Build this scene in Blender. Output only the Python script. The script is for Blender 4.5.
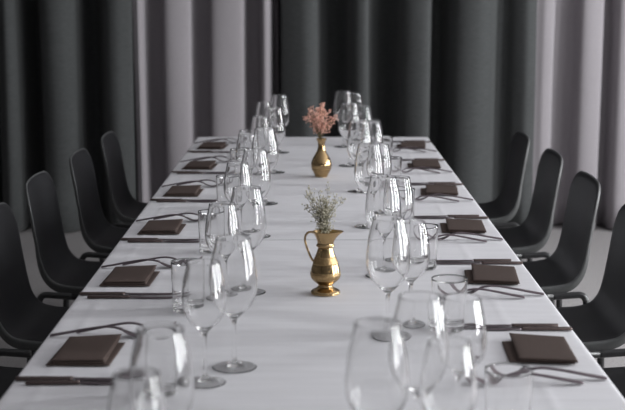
import bpy, math, random
from mathutils import Vector, Matrix
random.seed(7)
for o in list(bpy.data.objects): bpy.data.objects.remove(o)
S = bpy.context.scene; COL = S.collection
PI = math.pi

# ------------------------------------------------------------------ camera
TT = 0.74                     # table top height
cam_d = bpy.data.cameras.new('camera'); cam = bpy.data.objects.new('camera', cam_d); COL.objects.link(cam)
cam_d.sensor_width = 36; cam_d.lens = 1300/625*36; cam_d.clip_start = .02
cam.location = (0, 0, TT+.66); cam.rotation_euler = (PI/2-math.atan(220/1300), 0, 0)
cam_d.dof.use_dof = True; cam_d.dof.focus_distance = 3.2; cam_d.dof.aperture_fstop = 5.6
S.camera = cam
# ------------------------------------------------------------------ world, daylight through the windows, exposure
w = bpy.data.worlds.new('world'); S.world = w; w.use_nodes = True
w.node_tree.nodes['Background'].inputs[0].default_value = (.85, .9, 1, 1)
w.node_tree.nodes['Background'].inputs[1].default_value = .6
def area(name, loc, rot, sx, sy, power, col=(.965, .985, 1.0)):
    l = bpy.data.lights.new(name, 'AREA'); l.shape = 'RECTANGLE'; l.size = sx; l.size_y = sy; l.energy = power; l.color = col
    o = bpy.data.objects.new(name, l); o.location = loc; o.rotation_euler = rot; COL.objects.link(o); return o
WIN = [(.6, 1.15), (2.8, 3.35), (5.0, 5.55)]      # window openings along the right wall (y from, y to)
WZ0, WZ1, RX = .45, 2.6, 4.4
for a, b in WIN:
    area('window_daylight', (RX+.03, (a+b)/2, (WZ0+WZ1)/2), (0, PI/2, 0), WZ1-WZ0, b-a, 215*(b-a))
vs = S.view_settings
vs.view_transform = 'Standard'; vs.look = 'None'; vs.gamma = 1; vs.use_curve_mapping = False; vs.exposure = 0.24
S.cycles.max_bounces = 16; S.cycles.transmission_bounces = 16; S.cycles.glossy_bounces = 8; S.cycles.diffuse_bounces = 4

# ------------------------------------------------------------------ helpers
def mesh(name, v, f, smooth=True):
    m = bpy.data.meshes.new(name); m.from_pydata([tuple(p) for p in v], [], f); m.update()
    if smooth: m.polygons.foreach_set('use_smooth', [True]*len(m.polygons))
    return m
def link(name, me, mat=None, parent=None, loc=(0, 0, 0), rotz=0):
    o = bpy.data.objects.new(name, me); COL.objects.link(o)
    if mat and not me.materials: me.materials.append(mat)
    o.location = loc; o.rotation_euler = (0, 0, rotz); o.parent = parent
    return o
def tag(o, label, cat, group=None):
    o['label'] = label; o['category'] = cat
    if group: o['group'] = group
    return o
def thing(name, label, cat, loc=(0, 0, 0), rotz=0, group=None):
    return tag(link(name, None, None, None, loc, rotz), label, cat, group)
def struct(name, me, mat, parent=None):
    o = link(name, me, mat, parent)
    if parent is None: o['kind'] = 'structure'
    return o
class MB:
    def __init__(s): s.v = []; s.f = []
    def add(s, v, f):
        b = len(s.v); s.v += [tuple(p) for p in v]; s.f += [tuple(i+b for i in q) for q in f]; return s
    def box(s, x0, x1, y0, y1, z0, z1):
        return s.add([(x0,y0,z0),(x1,y0,z0),(x1,y1,z0),(x0,y1,z0),(x0,y0,z1),(x1,y0,z1),(x1,y1,z1),(x0,y1,z1)],
            [(3,2,1,0),(4,5,6,7),(0,1,5,4),(1,2,6,5),(2,3,7,6),(3,0,4,7)])
    def me(s, name, smooth=True): return mesh(name, s.v, s.f, smooth)
def cr(pts, n):                      # Catmull-Rom through tuples, n steps a span
    P = [tuple(p) for p in pts]; out = []
    for i in range(len(P)-1):
        a, b, c, d = P[max(i-1, 0)], P[i], P[i+1], P[min(i+2, len(P)-1)]
        for k in range(n):
            t = k/n
            out.append(tuple(.5*(2*b[j]+(c[j]-a[j])*t+(2*a[j]-5*b[j]+4*c[j]-d[j])*t*t+(3*b[j]-a[j]-3*c[j]+d[j])*t**3) for j in range(len(b))))
    out.append(P[-1]); return out
def lathe(mb, prof, n=48, mod=None):  # prof from bottom to top of the outside, outward normals
    v = []; f = []; rows = []
    for r, z in prof:
        if r < 1e-6: rows.append([len(v)]); v.append((0, 0, z))
        else:
            rows.append(list(range(len(v), len(v)+n)))
            for k in range(n):
                a = 2*PI*k/n; q = r+(mod(a, z) if mod else 0); v.append((q*math.cos(a), q*math.sin(a), z))
    for A, B in zip(rows, rows[1:]):
        for k in range(n):
            k2 = (k+1) % n
            if len(A) == 1 and len(B) == 1: continue
            if len(A) == 1: f.append((A[0], B[k2], B[k]))
            elif len(B) == 1: f.append((A[k], A[k2], B[0]))
            else: f.append((A[k], A[k2], B[k2], B[k]))
    return mb.add(v, f)
def tube(mb, pts, rad, n=8, cap=True):
    P = [Vector(p) for p in pts]; R = rad if isinstance(rad, (list, tuple)) else [rad]*len(P)
    v = []; up = None
    for i, p in enumerate(P):
        t = (P[min(i+1, len(P)-1)]-P[max(i-1, 0)]).normalized()
        if up is None: up = t.orthogonal().normalized()
        up = (up-t*up.dot(t)).normalized(); s = t.cross(up)
        for k in range(n):
            a = 2*PI*k/n; v.append(p+(up*math.cos(a)+s*math.sin(a))*R[i])
    f = [(i*n+k, i*n+(k+1) % n, (i+1)*n+(k+1) % n, (i+1)*n+k) for i in range(len(P)-1) for k in range(n)]
    if cap: f += [tuple(range(n))[::-1], tuple((len(P)-1)*n+k for k in range(n))]
    return mb.add(v, f)
def bevel(o, wd, seg=2):
    m = o.modifiers.new('bevel', 'BEVEL'); m.width = wd; m.segments = seg; m.limit_method = 'ANGLE'; return o

# ------------------------------------------------------------------ materials
def mat(name, col, rough=.6, metal=0, spec=.5, noise=None, bump=None, var=0, coat=0, sheen=0):
    m = bpy.data.materials.new(name); m.use_nodes = True; t = m.node_tree; N = t.nodes; b = N['Principled BSDF']
    b.inputs['Base Color'].default_value = (*col, 1); b.inputs['Roughness'].default_value = rough
    b.inputs['Metallic'].default_value = metal; b.inputs['Specular IOR Level'].default_value = spec
    b.inputs['Coat Weight'].default_value = coat; b.inputs['Sheen Weight'].default_value = sheen
    if noise:
        tc = N.new('ShaderNodeTexCoord'); mp = N.new('ShaderNodeMapping'); nz = N.new('ShaderNodeTexNoise')
        t.links.new(tc.outputs['Object'], mp.inputs[0]); t.links.new(mp.outputs[0], nz.inputs['Vector'])
        mp.inputs['Scale'].default_value = noise; nz.inputs['Scale'].default_value = 1; nz.inputs['Detail'].default_value = 4
        if var:
            r = N.new('ShaderNodeValToRGB'); t.links.new(nz.outputs['Fac'], r.inputs[0])
            r.color_ramp.elements[0].position = .3; r.color_ramp.elements[1].position = .7
            r.color_ramp.elements[0].color = (*[c*(1-var) for c in col], 1); r.color_ramp.elements[1].color = (*[min(1, c*(1+var)) for c in col], 1)
            t.links.new(r.outputs[0], b.inputs['Base Color'])
        if bump:
            bp = N.new('ShaderNodeBump'); bp.inputs['Strength'].default_value = bump[0]; bp.inputs['Distance'].default_value = bump[1]
            t.links.new(nz.outputs['Fac'], bp.inputs['Height']); t.links.new(bp.outputs[0], b.inputs['Normal'])
    return m
def glassmat(name, col=(1, 1, 1), ior=1.5, rough=0):
    m = bpy.data.materials.new(name); m.use_nodes = True; t = m.node_tree; b = t.nodes['Principled BSDF']
    b.inputs['Base Color'].default_value = (*col, 1); b.inputs['Roughness'].default_value = rough
    b.inputs['Transmission Weight'].default_value = 1; b.inputs['IOR'].default_value = ior
    return m
def sheermat(name, col, tr):
    m = mat(name, col, .9, spec=.1, noise=(350, 350, 120), bump=(.25, .002), var=.08)
    t = m.node_tree; N = t.nodes; mx = N.new('ShaderNodeMixShader'); ts = N.new('ShaderNodeBsdfTranslucent')
    ts.inputs[0].default_value = (*col, 1); mx.inputs[0].default_value = tr
    t.links.new(N['Principled BSDF'].outputs[0], mx.inputs[1]); t.links.new(ts.outputs[0], mx.inputs[2])
    t.links.new(mx.outputs[0], N['Material Output'].inputs[0]); return m
M = dict(
    linen=mat('white_linen', (.735, .73, .757), .75, spec=.25, noise=(5, 38, 38), bump=(.25, .005), var=.04),
    carpet=mat('grey_carpet', (.36, .345, .345), .95, spec=.1, noise=(140, 140, 140), bump=(.5, .006), var=.22),
    wall=mat('dark_plaster', (.12, .118, .12), .9, noise=(8, 8, 8), var=.05),
    ceil=mat('grey_ceiling', (.62, .61, .62), .9, noise=(5, 5, 5), var=.03),
    winframe=mat('window_frame_paint', (.08, .08, .085), .45, noise=(20, 20, 20), var=.05),
    dark=mat('charcoal_curtain_cloth', (.066, .069, .0695), .9, spec=.15, noise=(30, 30, 260), bump=(.3, .003), var=.18, sheen=.1),
    sheer=sheermat('lilac_grey_sheer_cloth', (.385, .36, .38), .2),
    shell=mat('black_satin_plastic', (.015, .015, .0168), .5, spec=.2, noise=(300, 300, 300), bump=(.03, .001)),
    rim=mat('grey_shell_edge', (.075, .077, .077), .45, spec=.4, noise=(200, 200, 200), var=.05),
    tube=mat('black_tube_metal', (.012, .012, .013), .35, metal=0, spec=.6, noise=(100, 100, 100), var=.1),
    wood=mat('table_wood', (.25, .2, .16), .6, noise=(3, 40, 40), var=.2),
    napkin=mat('brown_napkin_cloth', (.078, .056, .049), .85, spec=.2, noise=(420, 420, 420), bump=(.3, .001), var=.14),
    steel=mat('dark_bronze_steel', (.20, .165, .18), .28, metal=1, noise=(60, 60, 60), var=.08),
    grip=mat('knurled_bronze', (.13, .10, .095), .42, metal=.8, noise=(500, 900, 500), bump=(.6, .002), var=.2),
    brass=mat('polished_brass', (.43, .30, .155), .18, metal=1, noise=(45, 45, 45), bump=(.06, .003), var=.12),
    engrave=mat('engraved_brass', (.38, .26, .13), .32, metal=1, noise=(260, 260, 200), bump=(.7, .003), var=.25),
    glass=glassmat('clear_glass'),
    pane=glassmat('window_glass', (.95, .97, .97)),
    stem=mat('dry_stem', (.20, .16, .08), .8, noise=(200, 200, 200), var=.2),
    gstem=mat('grey_green_stem', (.17, .16, .10), .8, noise=(200, 200, 200), var=.2),
    pink=mat('pink_blossom', (.85, .46, .37), .85, noise=(150, 150, 150), var=.3),
    cream=mat('cream_blossom', (.55, .51, .40), .85, noise=(180, 180, 180), var=.3),
)

# ------------------------------------------------------------------ room
LX, FY, BY, CZ = -3.0, -1.4, 7.9, 2.9
struct('floor', MB().box(LX-.2, RX+.2, FY-.2, BY+.2, -.1, 0).me('floor', False), M['carpet'])
struct('ceiling', MB().box(LX-.2, RX+.2, FY-.2, BY+.2, CZ, CZ+.1).me('ceiling', False), M['ceil'])
struct('wall_back', MB().box(LX-.2, RX+.2, BY, BY+.2, 0, CZ).me('wall_back', False), M['wall'])
struct('wall_left', MB().box(LX-.2, LX, FY, BY, 0, CZ).me('wall_left', False), M['wall'])
struct('wall_front', MB().box(LX-.2, RX+.2, FY-.2, FY, 0, CZ).me('wall_front', False), M['wall'])
wr = MB().box(RX, RX+.2, FY, BY, 0, WZ0).box(RX, RX+.2, FY, BY, WZ1, CZ)
ys = [FY]+[q for p in WIN for q in p]+[BY]
for a, b in zip(ys[0::2], ys[1::2]): wr.box(RX, RX+.2, a, b, WZ0, WZ1)
struct('wall_right', wr.me('wall_right', False), M['wall'])
for i, (a, b) in enumerate(WIN):
    g = struct('window_%d' % (i+1), MB().box(RX+.14, RX+.146, a+.03, b-.03, WZ0+.03, WZ1-.03).me('window_pane', False), M['pane'])
    f = MB().box(RX+.1, RX+.18, a, a+.05, WZ0, WZ1).box(RX+.1, RX+.18, b-.05, b, WZ0, WZ1)
    f.box(RX+.1, RX+.18, a+.05, b-.05, WZ0, WZ0+.05).box(RX+.1, RX+.18, a+.05, b-.05, WZ1-.05, WZ1)
    link('window_frame', f.me('window_frame', False), M['winframe'], g)
for nm, x0, x1, y0, y1 in (('baseboard_left', LX, LX+.015, FY, BY), ('baseboard_right', RX-.015, RX, FY, BY)):
    struct(nm, MB().box(x0, x1, y0, y1, 0, .08).me(nm, False), M['winframe'])

# ------------------------------------------------------------------ curtains: folds as a plan curve (x, depth towards the room)
def curtain(name, pts, mt, label, ybase):
    prof = cr(pts, 7); nz = 16; v = []; f = []; n = len(prof); z1 = 2.78
    ph = [random.uniform(0, 6) for _ in range(3)]
    for j in range(nz+1):
        z = .012+(z1-.012)*j/nz
        for i, (x, d) in enumerate(prof):
            k = 1-.22*z/z1
            v.append((x+.003*math.sin(2.1*z+ph[0]+x*5), ybase-d*k+.006*math.sin(3*z+ph[1]+x*9), z))
    for j in range(nz):
        for i in range(n-1): f.append((j*n+i, j*n+i+1, (j+1)*n+i+1, (j+1)*n+i))
    o = link(name, mesh(name, v, f), mt)
    s = o.modifiers.new('thick', 'SOLIDIFY'); s.thickness = .004
    return tag(o, label, 'curtain', 'floor-length curtains across the back wall')
px = lambda p: (p-313)*.00563
def foldpts(l, k=1.15): return [(px(a), b*k) for a, b in l]
YC = 7.42
def pleats(lit, x_end, f=.07, b=-.09):       # lit: (from, to) of each front pleat in plan; recessed cloth between them
    out = []
    for n_, (a, c) in enumerate(lit):
        w_ = c-a; e = min(2.2, w_*.16)
        out += [(a-.3, f*(.9 if n_ == 0 else .25)), (a+e, f*.95), (a+w_*.45, f*1.12), (c-e, f*.86), (c+.3, f*.2)]
        nx = lit[n_+1][0] if n_+1 < len(lit) else x_end
        g = nx-c; out += [(c+min(2.5, g*.25), b*.85), (c+g*.5, b*1.08), (nx-min(2.5, g*.25), b*.85)]
    return foldpts(out, 1)
curtain('curtain', foldpts([(-215,0),(-190,.1),(-165,.02),(-150,-.1),(-135,.02),(-110,.12),(-85,.02),(-70,-.12),(-50,.05),(-30,.12),(-15,.02),(-8,-.08),(-2,.05),(8,.13),(17,.09),(21,-.06),(30,-.15),(38,-.05),(43,.08),(54,.13),(68,.115),(77,.04),(81,-.10),(92,-.16),(102,-.04),(108,.09),(119,.125),(130,.10),(134.2,.075)]),
        M['dark'], 'charcoal curtain behind the left chairs, at the left edge of the photo', YC)
curtain('curtain', pleats([(135.6, 145), (164.5, 191.5), (211, 244), (261, 271)], 279.5),
        M['sheer'], 'pale lilac grey curtain between the two dark curtains, left of the flowers', YC)
curtain('curtain', foldpts([(281,.055),(285,.075),(296,.11),(308,.13),(317,.09),(321,-.08),(335,-.16),(347,-.08),(353,.08),(361,.125),(369,.10),(371.5,-.06),(384,-.16),(398,-.06),(404,.07),(414,.12),(428,.125),(432,.02),(434,-.12),(443,-.16),(449,-.06),(454,.07),(463,.12),(478,.13),(491,.08),(500,.0),(508,.01),(514,.07),(524,.11),(531,.10),(535.6,.075)], 1.1),
        M['dark'], 'wide charcoal curtain behind the far end of the table', YC)
curtain('curtain', pleats([(537, 556), (580, 604), (617, 636), (656, 684), (706, 730), (750, 790), (812, 840), (866, 900), (925, 960), (990, 1030)], 1066),
        M['sheer'], 'pale lilac grey curtain behind the right chairs, at the right edge of the photo', YC)

# ------------------------------------------------------------------ tables and cloths
HW = .508; Y0, YJ, Y1 = .95, 3.35, 5.70
def table(ya, yb, lab1, lab2, far):
    t = thing('banquet_table', lab1, 'table', (0, (ya+yb)/2, 0), 0, 'two tables pushed end to end')
    hl = (yb-ya)/2
    bevel(link('tabletop', MB().box(-HW+.012, HW-.012, -hl+.012, hl-.012, TT-.03, TT-.006).me('tabletop', False), M['wood'], t), .004)
    for sx in (-1, 1):
        for sy in (-1, 1):
            x, y = sx*.33, sy*(hl-.10)
            mb = MB(); tube(mb, [(x, y, 0), (x, y, .02), (x, y, TT-.03)], [.016, .02, .024], 12)
            link('leg', mb.me('leg'), M['tube'], t)
    link('apron', MB().box(-.35, .35, -hl+.07, hl-.07, TT-.075, TT-.03).me('apron', False), M['wood'], t)
    # cloth: cross-section swept over the length, rounded over every edge
    R = .007
    def section(hw, drop, n):
        s = []
        for k in range(5, 0, -1): s.append((-hw-.004-.003*math.sin(k), -R-drop*k/5))
        for k in range(4): a = PI/2*k/4; s.append((-hw+R-R*math.cos(a), -R+R*math.sin(a)))
        for k in range(n+1): s.append((-hw+R+(2*hw-2*R)*k/n, 0))
        for k in range(3, -1, -1): a = PI/2*k/4; s.append((hw-R+R*math.cos(a), -R+R*math.sin(a)))
        for k in range(1, 6): s.append((hw+.004+.003*math.sin(k), -R-drop*k/5))
        return s
    su = section(HW, .17, 120); sv = section(hl, .17, 90)
    e = hl-.0055                                             # squared-off edge where the two cloths meet
    if far: sv = [(-e, -.022)]+[(-e, 0)]+[q for q in sv if q[0] > -e and not (q[0] < 0 and q[1] < 0)]
    else: sv = [q for q in sv if q[0] < e and not (q[0] > 0 and q[1] < 0)]+[(e, 0), (e, -.022)]
    v = []; f = []; n = len(su)
    for yy, dz2 in sv:
        for xx, dz1 in su:
            z = min(dz1, dz2)
            if dz1 == 0 and dz2 == 0:
                gy = yy+(ya+yb)/2
                for c, hgt in ((-.45, .0011), (-.353, .0008), (.383, .0010), (-.17, .0004), (.14, .0004)):
                    z += hgt*math.exp(-((xx-c)/.005)**2)
                z += .0005*math.sin(gy*23+2*math.sin(xx*6))*math.sin(xx*3+gy*2)
            wob = 1+.0
            v.append((xx, yy, TT+z))
    for j in range(len(sv)-1):
        for i in range(n-1): f.append((j*n+i, j*n+i+1, (j+1)*n+i+1, (j+1)*n+i))
    tme = mesh('tablecloth', v, f); tme.set_sharp_from_angle(angle=math.radians(60))
    tag(link('tablecloth', tme, M['linen'], None, (0, (ya+yb)/2, 0)), lab2, 'tablecloth', 'white tablecloths')
table(Y0, YJ, 'near banquet table under white cloth, carrying the engraved brass jug', 'white cloth on the near table, under the brass jug', False)
table(YJ, Y1, 'far banquet table under white cloth, carrying the round brass vase', 'white cloth on the far table, under the bottle-shaped brass vase', True)

# ------------------------------------------------------------------ places
ORD = ['first', 'second', 'third', 'fourth', 'fifth', 'sixth', 'seventh']
ZC = [.8827*d-.1117 for d in (6.21, 5.55, 4.86, 4.14, 3.45, 2.76, 2.07)]
SIDE = {-1: 'left', 1: 'right'}

# ---- chair (built for the right side, facing -x)
def chair_meshes():
    prof = [(-.262,.430),(-.235,.447),(-.19,.455),(-.10,.455),(0,.454),(.08,.455),(.13,.459),(.17,.472),(.198,.505),(.212,.55),(.220,.60),(.227,.65),(.234,.70),(.243,.75),(.252,.792)]
    P = [Vector((a, 0, b)) for a, b in cr(prof, 8)]
    L = [0]
    for a, b in zip(P, P[1:]): L.append(L[-1]+(b-a).length)
    T = L[-1]
    def at(s):
        s = min(max(s, 0), T)
        for i in range(len(L)-1):
            if s <= L[i+1]+1e-9:
                k = (s-L[i])/(L[i+1]-L[i]); p = P[i].lerp(P[i+1], k)
                a = P[max(i-1, 0)]; b = P[min(i+2, len(P)-1)]; return p, (b-a).normalized()
    nu, nv = 20, 44; grid = []
    for i in range(nv+1):
        row = []
        for j in range(nu+1):
            s = -1+2*j/nu; s = math.copysign(1-(1-abs(s))**1.25, s)
            def trim(R, W):
                d = abs(s)*W-(W-R)
                return 0 if d <= 0 else R*(1-math.sqrt(max(0, 1-(d/R)**2)))
            lo, hi = trim(.07, .19), T-trim(.065, .19)-.012*s*s
            q = lo+(hi-lo)*i/nv; p, t = at(q); u = q/T
            wd = .176+.012*math.sin(PI*min(u/.62, 1))+.018*max(0, min(1, (u-.5)/.2))
            nrm = Vector((-t.z, 0, t.x))                     # towards the sitter
            cup = (.012+.005*math.exp(-((u-.55)/.18)**2))*abs(s)**2.4
            row.append(p+Vector((0, s*wd, 0))+nrm*cup)
        grid.append(row)
    v = [p for r in grid for p in r]; n = nu+1
    f = [(i*n+j, i*n+j+1, (i+1)*n+j+1, (i+1)*n+j) for i in range(nv) for j in range(nu)]
    # rolled lip around the rim
    loop = [(0, j) for j in range(nu)]+[(i, nu) for i in range(nv)]+[(nv, j) for j in range(nu, 0, -1)]+[(i, 0) for i in range(nv, 0, -1)]
    m = len(loop); last = [i*n+j for i, j in loop]
    def nr(i, j):
        a = grid[min(i+1, nv)][j]-grid[max(i-1, 0)][j]; b = grid[i][min(j+1, nu)]-grid[i][max(j-1, 0)]
        return b.cross(a).normalized()
    nrm = [nr(i, j) for i, j in loop]; nrm = [q if q.dot(Vector((-.7, 0, .7))) > 0 else -q for q in nrm]
    outs = []
    for k, (i, j) in enumerate(loop):
        a = grid[loop[(k+1) % m][0]][loop[(k+1) % m][1]]-grid[loop[k-1][0]][loop[k-1][1]]
        o = a.cross(nrm[k]).normalized()
        c = grid[min(max(i, 5), nv-5)][min(max(j, 4), nu-4)]
        if o.dot(grid[i][j]-c) < 0: o = -o
        outs.append(o)
    sh = mesh('shell', v, f); rv, rf = [], []
    base = len(v); rv += [v[q] for q in last]; last = list(range(m))
    for off, dn in ((.0035, .0010), (.0052, .0038), (.0045, .009), (.0010, .015), (-.0035, .021), (-.008, .027), (-.0085, .0275)):
        cur = []
        for k, (i, j) in enumerate(loop):
            kk = 1-.72*max(0, min(1, (i/nv-.52)/.3)); cur.append(len(rv)); rv.append(grid[i][j]+outs[k]*off*(.5+.5*kk)-nrm[k]*dn*kk)
        for k in range(m):
            rf.append((last[k], cur[k], cur[(k+1) % m], last[(k+1) % m]))
        last = cur
    sh = (sh, mesh('shell_rim', rv, rf))
    legs = []
    for sx in (-1, 1):
        for sy in (-1, 1):
            mb = MB(); y = sy*.224
            if sx > 0: pts = [(.10,y,.449),(.155,y,.453),(.184,y+sy*.001,.454),(.198,y+sy*.002,.443),(.203,y+sy*.004,.41),(.215,y+sy*.02,.19),(.228,y+sy*.035,.012)]
            else: pts = [(-.10,y,.447),(-.16,y,.443),(-.185,y+sy*.002,.430),(-.195,y+sy*.005,.38),(-.215,y+sy*.02,.19),(-.232,y+sy*.035,.012)]
            tube(mb, cr(pts, 5), .0105, 10); legs.append((mb.me('leg'), pts[-1]))
    rails = []
    for sy in (-1, 1): rails.append(tube(MB(), [(-.10, sy*.224, .447), (.10, sy*.224, .449)], .0105, 10).me('side_rail'))
    bars = [tube(MB(), [(x, -.224, .447), (x, -.205, .436), (x, -.19, .429), (x, .19, .429), (x, .205, .436), (x, .224, .447)], .009, 10).me('cross_bar') for x in (-.07, .07)]
    foot = mesh('glide', *(lambda b: (b.v, b.f))(lathe(MB(), [(0, 0), (.013, 0), (.014, .006), (.012, .018), (0, .018)], 14)))
    return sh, legs, rails, bars, foot
CH = chair_meshes()
CIN = {1: (.028, .006, .005, 0, 0), -1: (.05, .032, .006, .018, .01)}     # how far each chair is pushed in
def chair(side, k):
    lab = 'black plastic shell chair on the %s side, %s' % (SIDE[side], 'closest to the curtains' if k == 0 else
        ('%s from the curtains' % ORD[k] if k < 4 else 'fifth from the curtains, barely in the frame'))
    c = thing('shell_chair', lab, 'chair', (side*(.65-CIN[side][k]), ZC[k]-.035, 0), 0 if side > 0 else PI, 'black shell chairs along the table')
    sh, legs, rails, bars, foot = CH
    o = link('shell', sh[0], M['shell'], c); o2 = link('shell_rim', sh[1], M['rim'], c); o2['label'] = 'grey turned-down edge'
    s = o2.modifiers.new('thick', 'SOLIDIFY'); s.thickness = .003; s.offset = 0
    s = o.modifiers.new('thick', 'SOLIDIFY'); s.thickness = .004; s.offset = 0
    for me, e in legs:
        l = link('leg', me, M['tube'], c); link('glide', foot, M['tube'], l, (e[0], e[1], 0))
    for r in rails: link('side_rail', r, M['tube'], c)
    for r in bars: link('cross_bar', r, M['tube'], c)
    # mounts carry the shell on the rails
    for x in (-.07, .07):
        for y in (-.11, .11):
            link('mount', MOUNT, M['tube'], c, (x, y, 0))
MOUNT = MB().box(-.018, .018, -.018, .018, .43, .458).me('mount', False)
for side in (-1, 1):
    for k in range(5): chair(side, k)

# ---- napkin: lower fold (wide flat layer) with a thicker upper fold on it
def slab(mb, quad, z0, z1, n=6, sag=.0):
    # quad corners near-left, near-right, far-right, far-left; edges rounded, fold at the near edge
    A, B, C, D = [Vector((*q, 0)) for q in quad]; v = []; f = []
    def pt(s, t): return (A.lerp(B, s)).lerp(D.lerp(C, s), t)
    g = [0, .02, .06, .2, .4, .6, .8, .94, .98, 1]; n = len(g); c = [.35, .8, 1, 1, 1, 1, 1, 1, .8, .35]
    for half in (1, 0):
        for j, t in enumerate(g):
            for i, s in enumerate(g):
                p = pt(s, t); k = min(c[i], c[j]); zm = (z0+z1)/2; h = (z1-z0)/2
                z = zm+h*k+sag*(math.sin(3.3*s+1)*math.cos(2.5*t)) if half else zm-h*k
                v.append((p.x, p.y, z))
    N = n*n
    for j in range(n-1):
        for i in range(n-1):
            a = j*n+i; f.append((a, a+1, a+n+1, a+n)); f.append((N+a, N+a+n, N+a+n+1, N+a+1))
    ring = [i for i in range(n)]+[j*n+n-1 for j in range(1, n)]+[(n-1)*n+i for i in range(n-2, -1, -1)]+[j*n for j in range(n-2, 0, -1)]
    for a, b in zip(ring, ring[1:]+ring[:1]): f.append((a, N+a, N+b, b))
    return mb.add(v, f)
def napkin_meshes():
    low = slab(MB(), [(-.070,-.082),(.045,-.086),(.047,.070),(-.073,.052)], 0, .0028).me('lower_fold')
    mid = slab(MB(), [(-.055,-.086),(.049,-.089),(.045,.066),(-.055,.080)], .0028, .0068).me('middle_fold')
    top = slab(MB(), [(-.054,-.088),(.048,-.092),(.043,.062),(-.057,.086)], .0072, .0112, sag=.0006).me('upper_fold')
    lowl = slab(MB(), [(-.058,-.090),(.054,-.092),(.060,.058),(-.052,.045)], 0, .0028).me('lower_fold')
    midl = slab(MB(), [(-.046,-.088),(.046,-.086),(.048,.080),(-.045,.070)], .0028, .0068).me('middle_fold')
    topl = slab(MB(), [(-.047,-.089),(.044,-.084),(.049,.086),(-.046,.070)], .0072, .0112, sag=.0006).me('upper_fold')
    return {1: (low, mid, top), -1: (lowl, midl, topl)}
NAP = napkin_meshes()
# ---- fork and knife meshes, lying along +x from handle end (0) to tip, width along y
def strip(mb, st, th):   # st: (x, y centre, half width, z)
    v = []; f = []
    for x, y, hw, z in st: v += [(x, y-hw, z), (x, y-hw*.55, z+th), (x, y+hw*.55, z+th), (x, y+hw, z)]
    n = len(st)
    for i in range(n-1):
        for k in range(4): a = i*4+k; b = i*4+(k+1) % 4; f.append((a, b, b+4, a+4))
    f += [(3, 2, 1, 0), tuple((n-1)*4+k for k in range(4))]
    return mb.add(v, f)
def fork_meshes(Ln):
    k = Ln/.20
    zs = cr([(0,.0006),(.03,.006),(.07,.0135),(.105,.0180),(.13,.0145),(.15,.0055),(.165,.0015),(.18,.0065),(.20,.0190)], 6)
    def z(x):
        for a, b in zip(zs, zs[1:]):
            if a[0] <= x <= b[0]+1e-9: return a[1]+(b[1]-a[1])*(x-a[0])/(b[0]-a[0])
        return zs[-1][1]
    hw = cr([(0,.0042),(.01,.0062),(.04,.0055),(.09,.0032),(.12,.0030),(.135,.0048)], 5)
    h = strip(MB(), [(x*k, 0, w, z(x)) for x, w in hw], .0036).me('handle')
    hd = MB(); strip(hd, [(x*k, 0, w, z(x)) for x, w in cr([(.135,.0048),(.142,.0095),(.150,.0118),(.160,.0122)], 4)], .0022)
    for i in range(4):
        y = (-1.5+i)*.0064
        strip(hd, [(x*k, y, .0026-.0012*max(0, (x-.16)/.04), z(x)) for x in (.158,.165,.172,.18,.187,.194,.2)], .0019)
    return h, hd.me('head')
def knife_meshes(Ln):
    k = Ln/.21
    h = strip(MB(), [(x*k, 0, w, .0004) for x, w in [(0,.0055),(.002,.0072),(.03,.0070),(.06,.0066),(.09,.0060),(.095,.005)]], .0046)
    b = strip(MB(), [(x*k, y, w, zz) for x, y, w, zz in [(.094,0,.0045,.0022),(.10,0,.006,.0014),(.13,-.001,.0088,.0006),(.17,-.001,.0092,.0006),(.195,.001,.0070,.0006),(.207,.004,.0030,.0006),(.21,.005,.0008,.0006)]], .0016)
    return h.me('handle'), b.me('blade')
FORKS = [fork_meshes(.205), fork_meshes(.19)]; KNIVES = [knife_meshes(.215), knife_meshes(.20)]
def cutlery(kind, meshes, mats, x, y, rz, label, group):
    t = thing(kind, label, kind.split('_')[-1], (x, y, TT+.0018), rz, group)
    for me, m in zip(meshes, mats): link(me.name.split('.')[0], me, M[m], t)
def place(side, k):
    y = ZC[k]; s = SIDE[side]; whr = '%s side of the table, %s place from the curtains' % (s, ORD[k])
    sh = '%s side, %s place from the curtains' % (s, ORD[k]); j = lambda a: random.uniform(-a, a)
    n = thing('folded_napkin', 'brown folded cloth napkin on the '+whr, 'napkin', (.424+j(.003) if side > 0 else -.412+j(.003), y-(.024 if side > 0 else .036)+j(.005), TT+.0016), (math.radians(-5) if side > 0 else math.radians(-1))+j(.03), 'brown napkins')
    for nm, me in zip(('lower_fold', 'middle_fold', 'upper_fold'), NAP[side]):
        o = link(nm, me, M['napkin'], n)
    rz = PI if side > 0 else 0
    ky, fy = (.128, -.212) if side > 0 else (-.214, .074)
    # next to the napkin reaches the table edge; the other is set in and lies farther out
    sg = 1 if ky > 0 else -1
    cutlery('table_knife', KNIVES[0], ('grip', 'steel'), side*.502, y+ky-sg*.012+j(.004), rz+j(.02), 'dark bronze knife next to the napkin, '+sh, 'table knives')
    cutlery('table_knife', KNIVES[1], ('grip', 'steel'), side*.480, y+ky+sg*.016+j(.004), rz+j(.02), 'dark bronze knife farther from the napkin, '+sh, 'table knives')
    cutlery('table_fork', FORKS[0], ('steel', 'steel'), side*.498, y+fy+sg*.008+j(.003), rz+j(.03), 'dark bronze fork next to the napkin, '+sh, 'table forks')
    cutlery('table_fork', FORKS[1], ('steel', 'steel'), side*.452, y+fy-sg*.020+j(.003), rz+j(.03), 'dark bronze fork farther from the napkin, '+sh, 'table forks')
for side in (-1, 1):
    for k in range(6): place(side, k)

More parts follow.
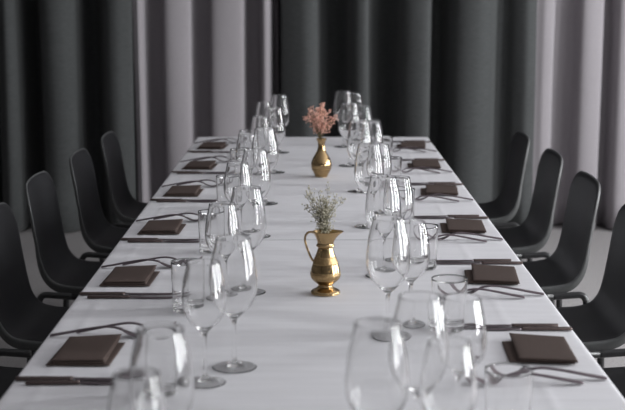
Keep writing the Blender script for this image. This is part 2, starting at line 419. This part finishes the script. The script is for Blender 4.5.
# ---- wine glasses: one lathe profile, split at stem and foot so the glass stays one closed surface
def wine_meshes(Ht, Rb, Rr, zb, Rf):
    bh = Ht-zb
    foot = cr([(0, .0026), (.008, .0024), (Rf*.4, .0016), (Rf*.75, .0007), (Rf*.96, 0), (Rf, .0006), (Rf*.97, .0014), (Rf*.75, .0024), (Rf*.4, .0039), (.0085, .0066), (.0052, .0115)], 3)
    stem = cr([(.0052, .0115), (.0040, .022), (.0034, .045), (.0035, zb-.022), (.0046, zb-.009), (.0075, zb-.0028)], 4)
    o = cr([(.0075, zb-.0028), (Rb*.42, zb+bh*.045), (Rb*.73, zb+bh*.14), (Rb*.94, zb+bh*.27), (Rb, zb+bh*.40), (Rb*.985, zb+bh*.52), (Rb*.91, zb+bh*.72), (Rr+.0016, zb+bh*.92), (Rr, Ht-.0004)], 5)
    i = cr([(Rr-.0004, Ht), (Rr-.0011, Ht-.0005), (Rr+.0001, zb+bh*.92), (Rb*.91-.0016, zb+bh*.72), (Rb*.985-.0017, zb+bh*.52), (Rb-.0018, zb+bh*.40), (Rb*.94-.0019, zb+bh*.275), (Rb*.73-.0019, zb+bh*.152), (Rb*.40, zb+bh*.066), (Rb*.15, zb+bh*.035), (0, zb+bh*.032)], 5)
    r = []
    for nm, p in (('bowl', o+i), ('stem', stem), ('foot', foot)): r.append(lathe(MB(), p, 56).me(nm))
    return r
BIG = wine_meshes(.230, .0415, .0300, .092, .039)
SML = wine_meshes(.207, .0370, .0275, .092, .0355)
def tumbler_meshes():
    n = 60; fl = lambda a, z: -.0009*(.5+.5*math.cos(20*a))*max(0, min(1, (.034-z)/.008)) if z > .001 else 0
    base = [(0, .0012), (.026, .0008), (.0300, 0), (.0318, .002), (.0322, .006), (.0324, .012), (.0327, .02), (.0329, .028), (.0331, .034)]
    wl = [(.0331, .034), (.0338, .06), (.0348, .0998), (.0345, .1002), (.0341, .0998), (.0328, .06), (.0316, .034), (.0308, .018), (.028, .0142), (.015, .0128), (0, .0125)]
    return lathe(MB(), cr(wl, 3), n).me('wall'), lathe(MB(), base, n, fl).me('base')
TUM = tumbler_meshes()
def glass(kind, x, y, label, group):
    meshes = {'B': BIG, 'S': SML, 'T': TUM}[kind]
    t = thing('water_tumbler' if kind == 'T' else 'wine_glass', label, 'tumbler' if kind == 'T' else 'wine glass', (x, y, TT+.0016), random.uniform(0, 6), group)
    for me in meshes: link(me.name.split('.')[0], me, M['glass'], t)
def gx(u): return u*.000669
def gy(d): return .8827*d-.1117
# (X units, distance units) for big glass, small glass and tumbler at each place, curtain end first
GL = {1: [((191,6.17),(268,6.37),(375,6.30)), ((204,5.52),(286,5.72),(395,5.62)), ((227,4.83),(300,5.05),(385,4.95)), ((231,4.13),(286,4.33),(372,4.20)), ((240,3.43),(306,3.60),(389,3.57)), ((212,2.83),(286,2.93),(394,2.94)), ((224,2.13),(328,2.23),(430,2.21))],
     -1: [((-196,5.93),(-281,5.91),(-372,5.85)), ((-205,5.30),(-272,5.28),(-372,5.20)), ((-216,4.59),(-299,4.60),(-374,4.48)), ((-225,3.95),(-288,3.92),(-375,3.79)), ((-210,3.24),(-283,3.18),(-380,3.115)), ((-204,2.61),(-270,2.51),(-366,2.47)), ((-288,1.935),(-310,1.80),None)]}
for side in (-1, 1):
    for k, tr in enumerate(GL[side]):
        whr = '%s side of the table, %s place from the curtains' % (SIDE[side], ORD[k])
        if k == 6: whr = '%s side of the table, blurred at the bottom of the photo' % SIDE[side]
        (bx, bd), (sx, sd) = tr[:2]; dx = gx(bx-sx); need = .084
        dy = gy(bd)-gy(sd); sgn = -1 if dy < 0 else 1
        if math.hypot(dx, dy) < need:                        # keep the two bowls clear of each other
            ext = (sgn*math.sqrt(need**2-dx**2)-dy)/.8827; bd += ext*.4; sd -= ext*.6
        tr = ((bx, bd), (sx, sd), tr[2])
        for kind, q in zip('BST', tr):
            if q is None: continue
            lab = {'B': 'larger wine glass, ', 'S': 'smaller wine glass, ', 'T': 'short clear water tumbler, '}[kind]+whr
            if k == 6 and side > 0 and kind != 'T': lab = {'B': 'larger', 'S': 'smaller'}[kind]+' blurred wine glass nearest the sixth napkin on the right side, bottom of photo'
            glass(kind, gx(q[0]), gy(q[1]-(.048 if kind == 'T' and k < 6 else 0)), lab, {'B': 'larger wine glasses', 'S': 'smaller wine glasses', 'T': 'water tumblers'}[kind])
glass('B', gx(125), gy(1.965), 'larger blurred wine glass at the bottom, closest to the middle of the table', 'larger wine glasses')
glass('S', gx(262), gy(1.955), 'smaller blurred wine glass at the very bottom, in front of the other right glasses', 'smaller wine glasses')

# ---- brass jug
JX, JY = .028, 2.747
jug = thing('brass_jug', 'engraved brass jug with curved handle and spout on the near cloth', 'jug', (JX, JY, TT+.0016), 0)
def spout(a, z):
    k = max(0, min(1, (z-.108)/.028)); return k*k*(.011*math.exp(-(a/.55)**2)+.011*math.exp(-((a-2*PI)/.55)**2)+.004*math.cos(2*a)*.5)
foot_p = cr([(0, 0), (.029, 0), (.0315, .001), (.0318, .004), (.0285, .0075), (.0205, .0115), (.0162, .016), (.0156, .019)], 3)
body_p = cr([(.0156, .019), (.0195, .0225), (.0280, .030), (.0320, .038), (.0325, .045), (.0306, .056), (.0262, .070), (.0212, .084), (.0172, .096), (.0160, .101)], 4)
neck_p = cr([(.0160, .101), (.0195, .1035), (.0200, .106), (.0180, .1085), (.0178, .113), (.0195, .120), (.0218, .127), (.0245, .1325), (.0262, .1355), (.0255, .1362), (.0230, .1325), (.0195, .125), (.0160, .115), (.0145, .105), (0, .100)], 3)
link('foot', lathe(MB(), foot_p, 48).me('foot'), M['brass'], jug)
bo = link('body', lathe(MB(), body_p, 48).me('body'), M['brass'], jug)
link('neck', lathe(MB(), neck_p, 64, spout).me('neck'), M['brass'], jug)
def band(z0, z1, parent, prof, nm):
    def rad(z):
        for a, b in zip(prof, prof[1:]):
            if a[1] <= z <= b[1]: return a[0]+(b[0]-a[0])*(z-a[1])/(b[1]-a[1]+1e-9)
    zz = [z0+(z1-z0)*i/6 for i in range(7)]; p = [(rad(z)+.0004, z) for z in zz]
    p = [(p[0][0]-.0008, z0)]+p+[(p[-1][0]-.0008, z1)]
    link(nm, lathe(MB(), p, 48).me(nm), M['engrave'], parent)
band(.034, .0445, bo, body_p, 'engraved_band'); band(.066, .082, bo, body_p, 'engraved_band')
for z in (.0325, .046): band(z, z+.0018, bo, body_p, 'ridge')
hp = cr([(-.0205, 0, .1310), (-.0285, 0, .1345), (-.0375, 0, .1335), (-.0432, 0, .126), (-.0440, 0, .116), (-.0410, 0, .103), (-.0355, 0, .088), (-.0300, 0, .076), (-.0262, 0, .071)], 5)
link('handle', tube(MB(), hp, [.0024]*len(hp), 10).me('handle'), M['brass'], jug)
# ---- brass vase
VX, VY = .031, 4.487
vase = thing('brass_vase', 'bottle-shaped brass vase with narrow neck on the far cloth', 'vase', (VX, VY, TT+.0016), 0)
vb = cr([(0, 0), (.0205, 0), (.0225, .002), (.0235, .006), (.0290, .016), (.0345, .029), (.0362, .040), (.0345, .052), (.0285, .067), (.0205, .081), (.0150, .092), (.0128, .101)], 4)
vn = cr([(.0128, .101), (.0122, .112), (.0135, .122), (.0175, .1295), (.0190, .1318), (.0182, .1332), (.0150, .1305), (.0112, .122), (.0100, .110), (0, .105)], 4)
vo = link('body', lathe(MB(), vb, 48).me('body'), M['brass'], vase)
link('neck', lathe(MB(), vn, 48).me('neck'), M['brass'], vase)
band(.026, .0285, vo, vb, 'ridge')
# ---- dried flowers
def blob(mb, c, r):
    a, b, d = [r*random.uniform(.7, 1.2) for _ in range(3)]; t = (1+5**.5)/2; rot = Matrix.Rotation(random.uniform(0, 6), 3, Vector((random.random()+.1, random.random(), random.random())))
    V = [(-1,t,0),(1,t,0),(-1,-t,0),(1,-t,0),(0,-1,t),(0,1,t),(0,-1,-t),(0,1,-t),(t,0,-1),(t,0,1),(-t,0,-1),(-t,0,1)]
    F = [(0,11,5),(0,5,1),(0,1,7),(0,7,10),(0,10,11),(1,5,9),(5,11,4),(11,10,2),(10,7,6),(7,1,8),(3,9,4),(3,4,2),(3,2,6),(3,6,8),(3,8,9),(4,9,5),(2,4,11),(6,2,10),(8,6,7),(9,8,1)]
    mb.add([Vector(c)+rot@Vector((x*a, y*b, z*d))/1.9 for x, y, z in V], F)
def bouquet(name, label, loc, nst, hmin, hmax, spread, bl, brad, dens, ms, mbm, lean=0, top=.45):
    b = thing(name, label, 'flowers', loc)
    for i in range(nst):
        a = 2*PI*i/nst+random.uniform(-.3, .3); q = math.sqrt((i+.5)/nst)*spread*random.uniform(.75, 1.05)
        h = random.uniform(hmin, hmax)*(1-.18*(q/spread)**2)
        end = Vector((q*math.cos(a)+lean, q*math.sin(a)*.8, h)); st = Vector((random.uniform(-.004, .004), random.uniform(-.004, .004), -.022))
        mid = Vector((end.x*.28, end.y*.28, h*.42))
        pts = [Vector(p) for p in cr([tuple(st), tuple(mid), tuple(end)], 6)]
        sm = MB(); tube(sm, pts, [.0007-.0004*k/12 for k in range(13)], 5); fm = MB()
        for _ in range(dens):
            k = random.uniform(top, 1); p = pts[min(12, int(k*12))]
            d = Vector((random.gauss(0, 1), random.gauss(0, 1), random.uniform(.1, 1.6))).normalized()*random.uniform(.004, .019)*(1.15-.45*(k-top)/(1-top))
            e = p+d; tube(sm, [p, p+d*.5+Vector((0, 0, -.001)), e], [.0004, .00035, .0003], 4)
            for _ in range(bl): blob(fm, e+Vector((random.gauss(0, .002), random.gauss(0, .002), random.gauss(0, .002))), brad*random.uniform(.7, 1.25))
        s = link('sprig', sm.me('sprig'), M[ms], b); link('blossoms', fm.me('blossoms', False), M[mbm], s)
bouquet('dried_flowers', 'bunch of fine cream dried flowers standing in the brass jug', (JX-.002, JY, TT+.136), 22, .055, .106, .052, 1, .0018, 28, 'gstem', 'cream', -.006, .2)
bouquet('dried_flowers', 'bunch of pink dried flowers standing in the round brass vase', (VX-.004, VY, TT+.131), 28, .085, .132, .078, 2, .0022, 22, 'stem', 'pink', -.007, .42)
